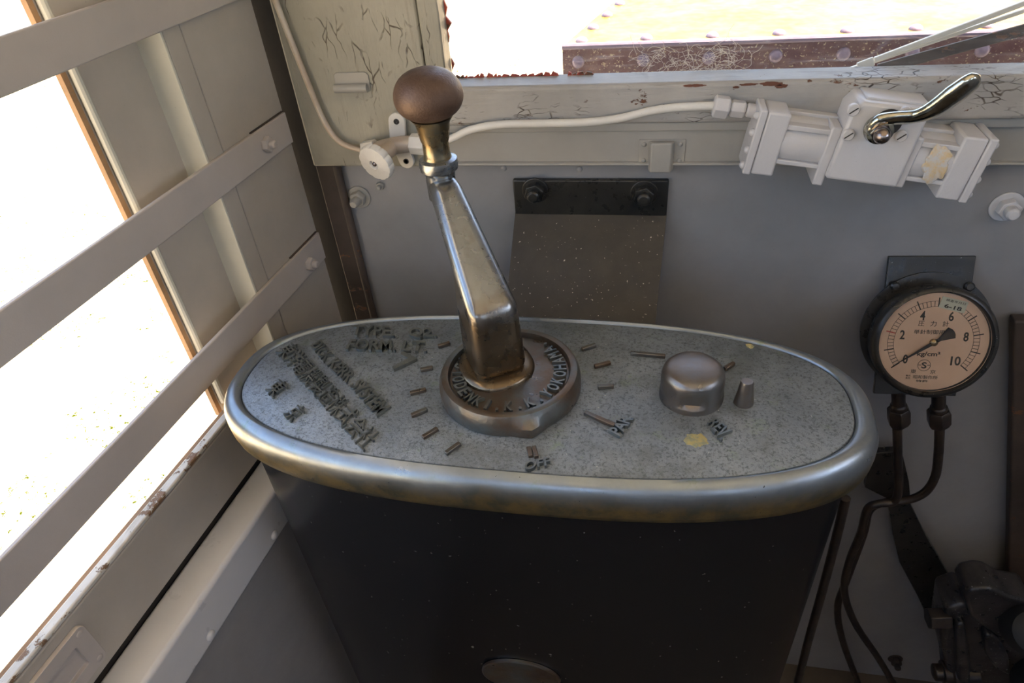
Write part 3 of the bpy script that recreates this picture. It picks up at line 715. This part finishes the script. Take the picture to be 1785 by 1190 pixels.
# ------------------------------------------------------------------ wiper motor
YM = .764
pL, pR = ony(1322, 238, YM), ony(1690, 285, YM); mxd = (pR - pL); mxd.y = 0; ML = mxd.length; mxd.normalize()
mo = (pL + pR) / 2
mf = frame((mo.x, YM, mo.z), mxd, Vector((0, -1, 0)).cross(mxd) , (0, -1, 0))
mf = frame((mo.x, YM, mo.z), mxd, (-mxd.z, 0, mxd.x), (0, -1, 0))
mot = empty('wiper_motor', (mo.x, .80, mo.z)); tag(mot, 'pale grey painted wiper motor mounted askew on the window rail', 'wiper motor')
def ml(u, v, y=YM): q = mf.inverted() @ ony(u, v, y); return q.x, q.y
def mbox(name, x0, x1, y0, y1, z0, z1, bev=.002, mat='motor', parent=mot):
    g = B(); box(g, (x0, y0, z0), (x1, y1, z1), mf); return obj(name, g, M[mat], parent, bevel=bev)
H = ML / 2
cx0, _ = ml(1447, 240); cx1, _ = ml(1572, 250)
_, ctop = ml(1470, 172, .745); _, cbot = ml(1500, 318, .745)
cbx0, cbx1 = ml(1441, 305, .742)[0], ml(1567, 320, .742)[0]
# centre block with a stepped top
g = B(); prism(g, [mf @ Vector(p) for p in ((cbx0, cbot, .022), (cbx1, cbot, .022), (cbx1 , ctop, .022), (cbx0 + .008, ctop, .022), (cbx0 + .001, ctop - .012, .022))], Vector((0, .052, 0))); blk = obj('gear_block', g, M['motor'], mot, bevel=.0035)
g = B(); box(g, (cbx0 + .014, ctop - .004, -.024), (cbx1 + .001, ctop + .002, .010), mf); obj('cover_plate', g, M['motor'], mot, bevel=.001)
for s, x0, x1, xe in ((-1, -H, cbx0, -H), (1, cbx1, H, H)):
    hh = .037; ln = x1 - x0
    ex0, ex1 = (x0, x0 + .024) if s < 0 else (x1 - .024, x1)
    mbox('cylinder_head', ex0, ex1, -hh, hh - .004, -.030, .016, .0025)
    g = B(); lathe(g, [(.0255, 0), (.0255, abs(x1 - x0) - .02)], mf @ Matrix.Translation((ex1 - .002 if s < 0 else x0 - .0, -.001, -.010)) @ Matrix.Rotation(pi / 2, 4, 'Y'), 40)
    obj('cylinder', g, M['motor'], mot)
    ix0, ix1 = (ex1 - .001, x1 + .001) if s < 0 else (x0 - .001, ex0 + .001)
    mbox('rib', ix0, ix1, .016, .0215, -.016, .014, .001)
    mbox('rib', ix0, ix1, -.022, -.017, -.02, .0148, .001)
    mbox('rib', ix0, ix1, .0214, .028, -.030, -.012, .001)
    wx0, wx1 = (x1 - .010, x1 + .001) if s < 0 else (x0 - .001, x0 + .008)
    mbox('flange', wx0, wx1, -.040 if s < 0 else -.030, .026, -.030, .0165, .002)
    fx0, fx1 = (x0 - .009, x0 - .0004) if s < 0 else (x1 + .0004, x1 + .009)
    mbox('end_cover', fx0, fx1, -hh - .001, hh - .003, -.031, .017, .0018)
    for yy, zz in ((.026, .010), (.008, .011), (-.012, .011), (-.030, .010)):
        g = B(); xx = fx0 if s < 0 else fx1
        lathe(g, dome(.0045, .0045, 6), mf @ Matrix.Translation((xx, yy, zz)) @ Matrix.Rotation(s * pi / 2, 4, 'Y'), 16); obj('screw', g, M['motor'], mot)
for u, v in ((1487, 191), (1478, 234), (1570, 236), (1577, 196)):
    lx, ly = ml(u, v, .742); g = B(); lathe(g, [(.0062, .020), (.0062, .0245), (.005, .026), (0, .026)], mf @ Matrix.Translation((lx, ly, 0)), 24); sc = obj('screw', g, M['motor'], mot)
    g = B(); box(g, (-.0048, -.0006, .0258), (.0048, .0006, .0264), mf @ Matrix.Translation((lx, ly, 0)) @ Matrix.Rotation(.8, 4, 'Z')); obj('slot', g, M['slot'], sc)
# glue stain
st_ = mf @ Vector((ml(1625, 275)[0], ml(1625, 275)[1] - .001, .0155))
blot('glue_stain', None, 0, .014, M['stain'], Vector((0, -1, 0)), mot, st_, 1.35, .0012)
# inlet fittings
q = [ony(u, v, .779) for u, v in ((1243, 184), (1272, 188), (1300, 191), (1330, 196))]
for i, (r, nm) in enumerate(((.0125, 'hex_nut'), (.0095, 'union'), (.0075, 'ferrule'))):
    d = q[i + 1] - q[i]; g = B(); lathe(g, [(r * .8, 0), (r, .002), (r, d.length * (.86 if i < 2 else 1)), (r * .8, d.length * .97)], zframe(q[i], d), 36, hexf if i < 2 else None); obj(nm, g, M['motor'], mot, bevel=.0006)
# lever
lv = ml(1534, 236, .742); sh0 = mf @ Vector((lv[0], lv[1] + .004, .022))
ldir = Vector((0, -1, 0))
g = B(); lathe(g, [(.014, 0), (.014, .001), (0, .001)], mf @ Matrix.Translation((lv[0] + .002, lv[1] + .014, .0222)), 30); obj('shaft_boss', g, M['slot'], mot)
lev = [ony(1520, 224, .726), ony(1534, 212, .726), ony(1560, 206, .724), ony(1595, 203, .720), ony(1628, 190, .714), ony(1665, 163, .708), ony(1692, 143, .704), ony(1703, 136, .703), ony(1709, 132, .703)]
g = B(); tube(g, lev, [.0085, .0115, .0095, .0095, .0120, .0130, .0115, .0085, .0015], 20, 8, (1.15, .62), up=(0, -.6, 1)); lo = obj('lever', g, M['chrome'], mot); lo['label'] = 'tarnished chrome lever'
hub = ony(1533, 228, .724)
g = B(); lathe(g, [(.0135, -.008), (.0142, -.002), (.0125, .004), (.0085, .006), (0, .006)], zframe(hub, (0, -1, -.05)), 36); obj('lever_hub', g, M['chrome'], mot)
g = B(); lathe(g, [(.0098, .004), (.0098, .0085)], zframe(hub, (0, -1, -.05)), 36, hexf); lathe(g, [(.0082, .008), (.0082, .011)] + dome(.0082, .009, 8, .011)[1:], zframe(hub, (0, -1, -.05)), 30); obj('acorn_nut', g, M['nutmetal'], mot)

# ------------------------------------------------------------------ gauge
tl_ = radians(23); GN = Vector((0, -cos(tl_), sin(tl_))); GU = Vector((0, sin(tl_), cos(tl_))); GX = Vector((1, 0, 0))
gy = .742
gc = ony(1628, 597, gy)
ga = (gc - ony(1742, 597, gy)).length
GR = abs(ony(1740, 600, gy).x - ony(1521, 597, gy).x) / 2
gau = empty('pressure_gauge', (gc.x, gc.y, gc.z)); tag(gau, 'round black pressure gauge with a cream dial reading zero to ten', 'gauge')
rt_ = Matrix.Rotation(radians(1.5), 3, GN); GX = rt_ @ GX; GU = rt_ @ GU
gf = frame(gc, GX, GU, GN)
g = B(); box(g, (-.052, -.080, -.038), (.047, .103, -.032), gf); obj('mount_plate', g, M['black'], gau, bevel=.001)
g = B(); lathe(g, [(GR * .6, -.0325), (GR * .62, -.031), (GR * .93, -.028), (GR, -.020), (GR * 1.02, -.006), (GR * 1.02, .001), (GR * .985, .0055), (GR * .93, .0065), (GR * .905, .004), (GR * .895, -.0035), (GR * .5, -.0036), (0, -.0036)], gf, 80); obj('housing', g, M['black'], gau, sharp=50)
g = B(); lathe(g, [(GR * .86, -.0318), (GR * 1.10, -.0318), (GR * 1.10, -.029), (0, -.029)], gf @ Matrix.Translation((0, .006, 0)), 64); fl_ = obj('back_flange', g, M['black'], gau)
for sx in (-1, 1):
    g = B(); lathe(g, [(.006, -.029), (.006, -.026), (.004, -.0245), (0, -.0245)], gf @ Matrix.Translation((sx * GR * .6, GR * .93, 0)), 16); obj('screw', g, M['black'], gau)
DR = GR * .89
g = B(); lathe(g, [(DR, -.0034), (DR, -.0028), (0, -.0028)], gf, 64); dial = obj('dial', g, M['dial'], gau); dial['label'] = 'aged cream dial face'
ZD = -.0028
def gp(x, y, z=ZD): return gf @ Vector((x * DR, y * DR, z))
g = B(); gr = B()
def tick(bm, a, r0, r1, wd):
    c_, s_ = cos(a), sin(a); box(bm, (r0 * DR, -wd * DR / 2, ZD), (r1 * DR, wd * DR / 2, ZD + .0003), gf @ Matrix.Rotation(a, 4, 'Z'))
A_0 = radians(218); A_10 = radians(-40)
for i in range(51):
    a = A_0 + (A_10 - A_0) * i / 50
    tick(gr if i == 10 else g, a, .72, .83 if i % 5 else .90, .010 if i % 5 else .022)
for r_ in (.72, .83):
    for i in range(100):
        a = A_0 + (A_10 - A_0) * (i + .5) / 100; L_ = abs(A_10 - A_0) / 100 * r_ * DR * 1.03
        box(g, (r_ * DR - .0002, -L_ / 2, ZD), (r_ * DR + .0002, L_ / 2, ZD + .0003), gf @ Matrix.Rotation(a, 4, 'Z'))
for i, t in enumerate(('0', '2', '4', '6', '8', '10')):
    a = A_0 + (A_10 - A_0) * i / 5; r_ = .59; x, y = r_ * cos(a), r_ * sin(a); wq = .045 if len(t) == 1 else .09; hq = .095
    text_quad(g, t, [gp(x - wq, y - hq), gp(x + wq, y - hq), gp(x + wq, y + hq), gp(x - wq, y + hq)], GN, .0003)
for t, x0, x1, y0, y1 in (('圧', -.31, -.20, .32, .43), ('力', -.09, .02, .32, .43), ('計', .13, .24, .32, .43), ('単針制御用', -.37, .18, .16, .25), ('kg/cm²', -.26, .16, -.32, -.20),
                          ('東', -.34, -.24, -.66, -.575), ('京', .02, .12, -.66, -.575), ('株式', -.42, -.33, -.73, -.69), ('会社', -.42, -.33, -.78, -.74), ('昭和製作所', -.28, .17, -.77, -.695), ('特許', -.22, .0, -.84, -.79)):
    text_quad(g, t, [gp(x0, y0), gp(x1, y0), gp(x1, y1), gp(x0, y1)], GN, .0003)
text_quad(g, 'S', [gp(-.155, -.55), gp(-.06, -.55), gp(-.06, -.42), gp(-.155, -.42)], GN, .0003)
for i in range(32):
    a = 2 * pi * (i + .5) / 32; box(g, (-.0002 + .115 * DR, -.0009, ZD), (.0003 + .115 * DR, .0009, ZD + .0003), Matrix.Translation(gf @ Vector((-.107 * DR, -.485 * DR, 0)) - gf.translation) @ gf @ Matrix.Rotation(a, 4, 'Z'))
for x0, x1 in ((-.215, -.16), (-.055, 0)): box(g, (x0 * DR, -.487 * DR, ZD), (x1 * DR, -.475 * DR, ZD + .0003), gf)
obj('dial_print', g, M['ink'], gau); obj('red_mark', gr, M['redink'], gau)
# sticker
g = B(); sa = radians(-14); sm = gf @ Matrix.Translation((.27 * DR, .76 * DR, 0)) @ Matrix.Rotation(sa, 4, 'Z')
box(g, (-.24 * DR, -.115 * DR, ZD + .0001), (.24 * DR, .115 * DR, ZD + .0009), sm); sk = obj('date_sticker', g, M['sticker'], gau); sk['label'] = 'pale paper date sticker'
g = B()
def sq(x0, x1, y0, y1): return [sm @ Vector((x * DR, y * DR, ZD + .0009)) for x, y in ((x0, y0), (x1, y0), (x1, y1), (x0, y1))]
text_quad(g, '6-18', sq(-.15, .17, -.09, -.01), GN, .0002); text_quad(g, '検査年月日', sq(-.16, .2, .04, .09), GN, .0002); obj('sticker_print', g, M['ink'], sk)
# needle
na = math.atan2(-.58, -.80)
nm = gf @ Matrix.Rotation(radians(215.5), 4, 'Z')
g = B(); q = [(.86, 0), (.05, .035), (-.12, .035), (-.36, .13), (-.40, .06), (-.41, 0), (-.40, -.06), (-.36, -.13), (-.12, -.035), (.05, -.035)]
prism(g, [nm @ Vector((x * DR, y * DR, .0002)) for x, y in q], GN * .0008); obj('needle', g, M['ink'], gau)
g = B(); lathe(g, [(.0042, -.0028), (.0042, .0015), (.003, .0024), (0, .0026)], gf, 24); obj('needle_cap', g, M['brassneck'], gau)
g = B(); lathe(g, [(DR * .995, .0030), (DR * .995, .0040), (0, .0040)], gf, 64); obj('glass', g, M['dialglass'], gau)
# fittings under the gauge and their tubes
def fitting(u, v0, v1, y):
    a = ony(u, v0, y); b2 = ony(u + 1, v1, y); d = b2 - a; L_ = d.length; g = B()
    lathe(g, [(.0085, -.012), (.0085, L_ * .25), (.0105, L_ * .3), (.0105, L_ * .4)], zframe(a, d), 30)
    lathe(g, [(.0125, L_ * .4), (.0150, L_ * .48), (.0150, L_ * .82), (.012, L_ * .95), (.008, L_)], zframe(a, d), 36, hexf); obj('fitting', g, M['tube'], gau, bevel=.0008)
fitting(1566, 690, 742, .748); fitting(1636, 694, 744, .748)
def runtube(px, r, lab, mat='tube', group=None, name='air_tube'):
    pts = [ony(u, v, y) for u, v, y in px]; g = B(); tube(g, pts, r, 12, 8); o = obj(name, g, M[mat]); recentre(o, pts[0]); tag(o, lab, 'tube' if name == 'air_tube' else 'pipe', group); return o
runtube([(1564, 744, .748), (1565, 800, .750), (1566, 850, .750), (1558, 874, .750), (1530, 878, .748), (1512, 888, .748), (1500, 930, .748), (1480, 980, .748), (1472, 1030, .745), (1490, 1085, .745), (1530, 1145, .745), (1560, 1195, .745)], .0062, 'dark tube from the left fitting under the pressure gauge, bending down in front')
runtube([(1638, 746, .748), (1636, 790, .752), (1630, 830, .760), (1612, 858, .764), (1580, 872, .766), (1540, 876, .768), (1515, 890, .768), (1505, 930, .768), (1476, 1010, .768), (1460, 1060, .768), (1470, 1120, .768), (1500, 1200, .768)], .0062, 'dark tube from the right fitting under the pressure gauge, passing behind its twin')
# rod beside the controller case
runtube([(1474, 868, .60), (1462, 920, .60), (1436, 1020, .60), (1408, 1120, .60), (1388, 1200, .60)], .006, 'straight dark conduit pipe standing close behind the controller case', name='conduit_pipe')

# black strap bar
ys = .785
S_ = [(1520, 790), (1572, 786), (1585, 840), (1588, 880), (1612, 930), (1682, 1052), (1690, 1075), (1618, 1080), (1600, 1040), (1568, 980), (1556, 930), (1548, 870), (1508, 850)]
g = B(); prism(g, [ony(u, v, ys) for u, v in S_], (0, .012, 0)); o = obj('support_strap', g, M['black'], bevel=.0015); recentre(o, ony(1640, 1050, ys)); tag(o, 'flat black steel strap bent down the wall from under the gauge', 'strap')

# brown upright on the far right
g = B(); a = ony(1766, 600, .79); x0 = a.x
pts = [ony(1768, 560, .79), ony(1960, 560, .79), ony(1900, 1400, .79), ony(1748, 1400, .79)]
prism(g, pts, (0, .018, 0)); o = obj('equipment_cover', g, M['rust'], bevel=.003); recentre(o, pts[3]); tag(o, 'dark brown upright metal cover at the right edge of the view', 'cover')
g = B()
# round black top of the cover
# ------------------------------------------------------------------ brake valve
yv = .66
vl = empty('brake_valve', ony(1720, 1190, yv + .03)); tag(vl, 'black cast iron brake valve body in the lower right corner', 'valve')
def slab(name, px, y, t, bev, mat='blackiron', parent=vl):
    g = B(); prism(g, [ony(u, v, y) for u, v in px], (0, t, 0)); return obj(name, g, M[mat], parent, bevel=bev, seg=4)
slab('body', [(1648, 1062), (1680, 1052), (1720, 1062), (1785, 1056), (1830, 1090), (1830, 1290), (1662, 1290), (1652, 1170), (1640, 1120)], yv, .06, .009)
slab('rib', [(1666, 1090), (1682, 1086), (1690, 1130), (1698, 1290), (1676, 1290), (1668, 1150)], yv - .012, .03, .005)
slab('top_lobe', [(1681, 1040), (1690, 1029), (1715, 1025), (1732, 1027), (1760, 1042), (1800, 1050), (1800, 1110), (1735, 1110), (1690, 1075)], yv - .010, .05, .009)
slab('side_lobe', [(1716, 1108), (1728, 1106), (1742, 1115), (1760, 1150), (1762, 1180), (1735, 1165), (1718, 1140)], yv - .016, .03, .006)
q = ony(1634, 1077, yv + .004)
g = B(); lathe(g, [(.0165, -.016), (.0175, -.012), (.0175, .012), (.016, .014)], zframe(q, (-1, -.1, -.12)), 36, hexf); obj('hex_plug', g, M['tube'], vl, bevel=.002)
q = ony(1665, 1172, yv + .01); g = B(); lathe(g, [(.026, -.03), (.026, .008), (.019, .009), (.019, .020), (.014, .021), (.014, .032), (.010, .034), (0, .034)], zframe(q, (-1, -.05, -.12)), 40); obj('side_fitting', g, M['tube'], vl, bevel=.001)
q = ony(1800, 1100, yv - .04); g = B(); lathe(g, [(.035, -.03), (.036, 0), (.030, .03), (.02, .036), (0, .037)], zframe(q, (-.25, -.6, .8)), 40); obj('valve_cover', g, M['rubber'], vl)
q = ony(1830, 1210, yv - .05); g = B(); lathe(g, [(.045, -.03), (.047, 0), (.042, .03), (.02, .036), (0, .037)], zframe(q, (-.25, -.8, .5)), 40); obj('valve_cover', g, M['rubber'], vl)
# pipe union on the wall near the bottom
q = ony(1566, 1168, .79); g = B(); hexbolt(g, (q.x, YW - .0005, q.z), (0, -1, 0), .010, .012, .6, .01, washer=.014); o = obj('wall_bolt', g, M['rust'], bevel=.0008); recentre(o, q); tag(o, 'rusty nut on the lower wall behind the dark tubes', 'bolt')

# ------------------------------------------------------------------ outside: riveted fender box and wiper
yo = 1.02
e0 = ony(980, 84, yo); e1 = ony(1785, 52, yo); ez = (e0.z + e1.z) / 2
zb_ = ony(985, 160, yo).z - .1
far = onz(1085, -10, ez); 
dvec = (far - Vector((e0.x, yo, ez))); dvec = dvec * (1.3 / dvec.y)
ob_ = empty('fender_box', (e0.x, yo, ez)); tag(ob_, 'riveted maroon and yellow metal box outside below the front window', 'fender box')
g = B(); prism(g, [(e0.x, yo, ez - .004), (1.6, yo, ez - .004), (1.6, yo, zb_ - .3), (e0.x, yo, zb_ - .3)], (0, .03, 0)); obj('front_face', g, M['maroon'], ob_)
g = B(); prism(g, [(e0.x, yo + .001, ez - .004), (1.6, yo + .001, ez - .004), (1.6 + dvec.x, yo + 1.3, ez - .004), (e0.x + dvec.x, yo + 1.3, ez - .004)], (0, 0, .004)); obj('top_plate', g, M['goldplate'], ob_)
g = B(); tube(g, [(e0.x, yo, ez), (1.6, yo, ez)], .0045, 10, 0); obj('edge_angle', g, M['lavender'], ob_)
def rv(p, n, r=.0105): g = B(); lathe(g, dome(r, r * .7), zframe(p, n), 20); obj('rivet', g, M['lavender'], ob_)
for k in range(12):
    u = 1014 + 112 * k * (1 + .008 * k); q = onz(u, 72 - 4.2 * k, ez); rv((q.x, max(q.y, yo + .012), ez), (0, 0, 1), .009)
    q2 = ony(1008 + 112 * k * (1 + .008 * k), 108 - 3.4 * k, yo); rv((q2.x, yo, q2.z), (0, -1, 0), .009)
for k in range(1, 8):
    f_ = k * .075; rv((e0.x + .02 + dvec.x * f_ / 1.3, yo + .02 + f_, ez), (0, 0, 1), .009)
# wiper
yw = .845
wp = empty('windscreen_wiper', ony(1785, 40, yw)); tag(wp, 'grey windscreen wiper resting outside across the lower right of the front window', 'wiper')
def bar(name, p, q_, wd, mat, y=yw, t=.004):
    a, b2 = ony(*p, y), ony(*q_, y); d = (b2 - a).normalized(); n_ = Vector((0, 1, 0)); s_ = d.cross(n_)
    g = B(); prism(g, [a + s_ * wd, a - s_ * wd, b2 - s_ * wd, b2 + s_ * wd], n_ * t); return obj(name, g, M[mat], wp, bevel=.0008)
bar('arm', (1525, 105), (2050, -93), .0028, 'jamb'); bar('blade', (1475, 124), (2050, -69), .0022, 'jamb', yw + .004)
bar('rubber_strip', (1530, 122), (2050, -19), .0062, 'rust', yw + .010, .003)
bar('clip', (1495, 118), (1524, 107), .0050, 'jamb', yw - .002, .003)
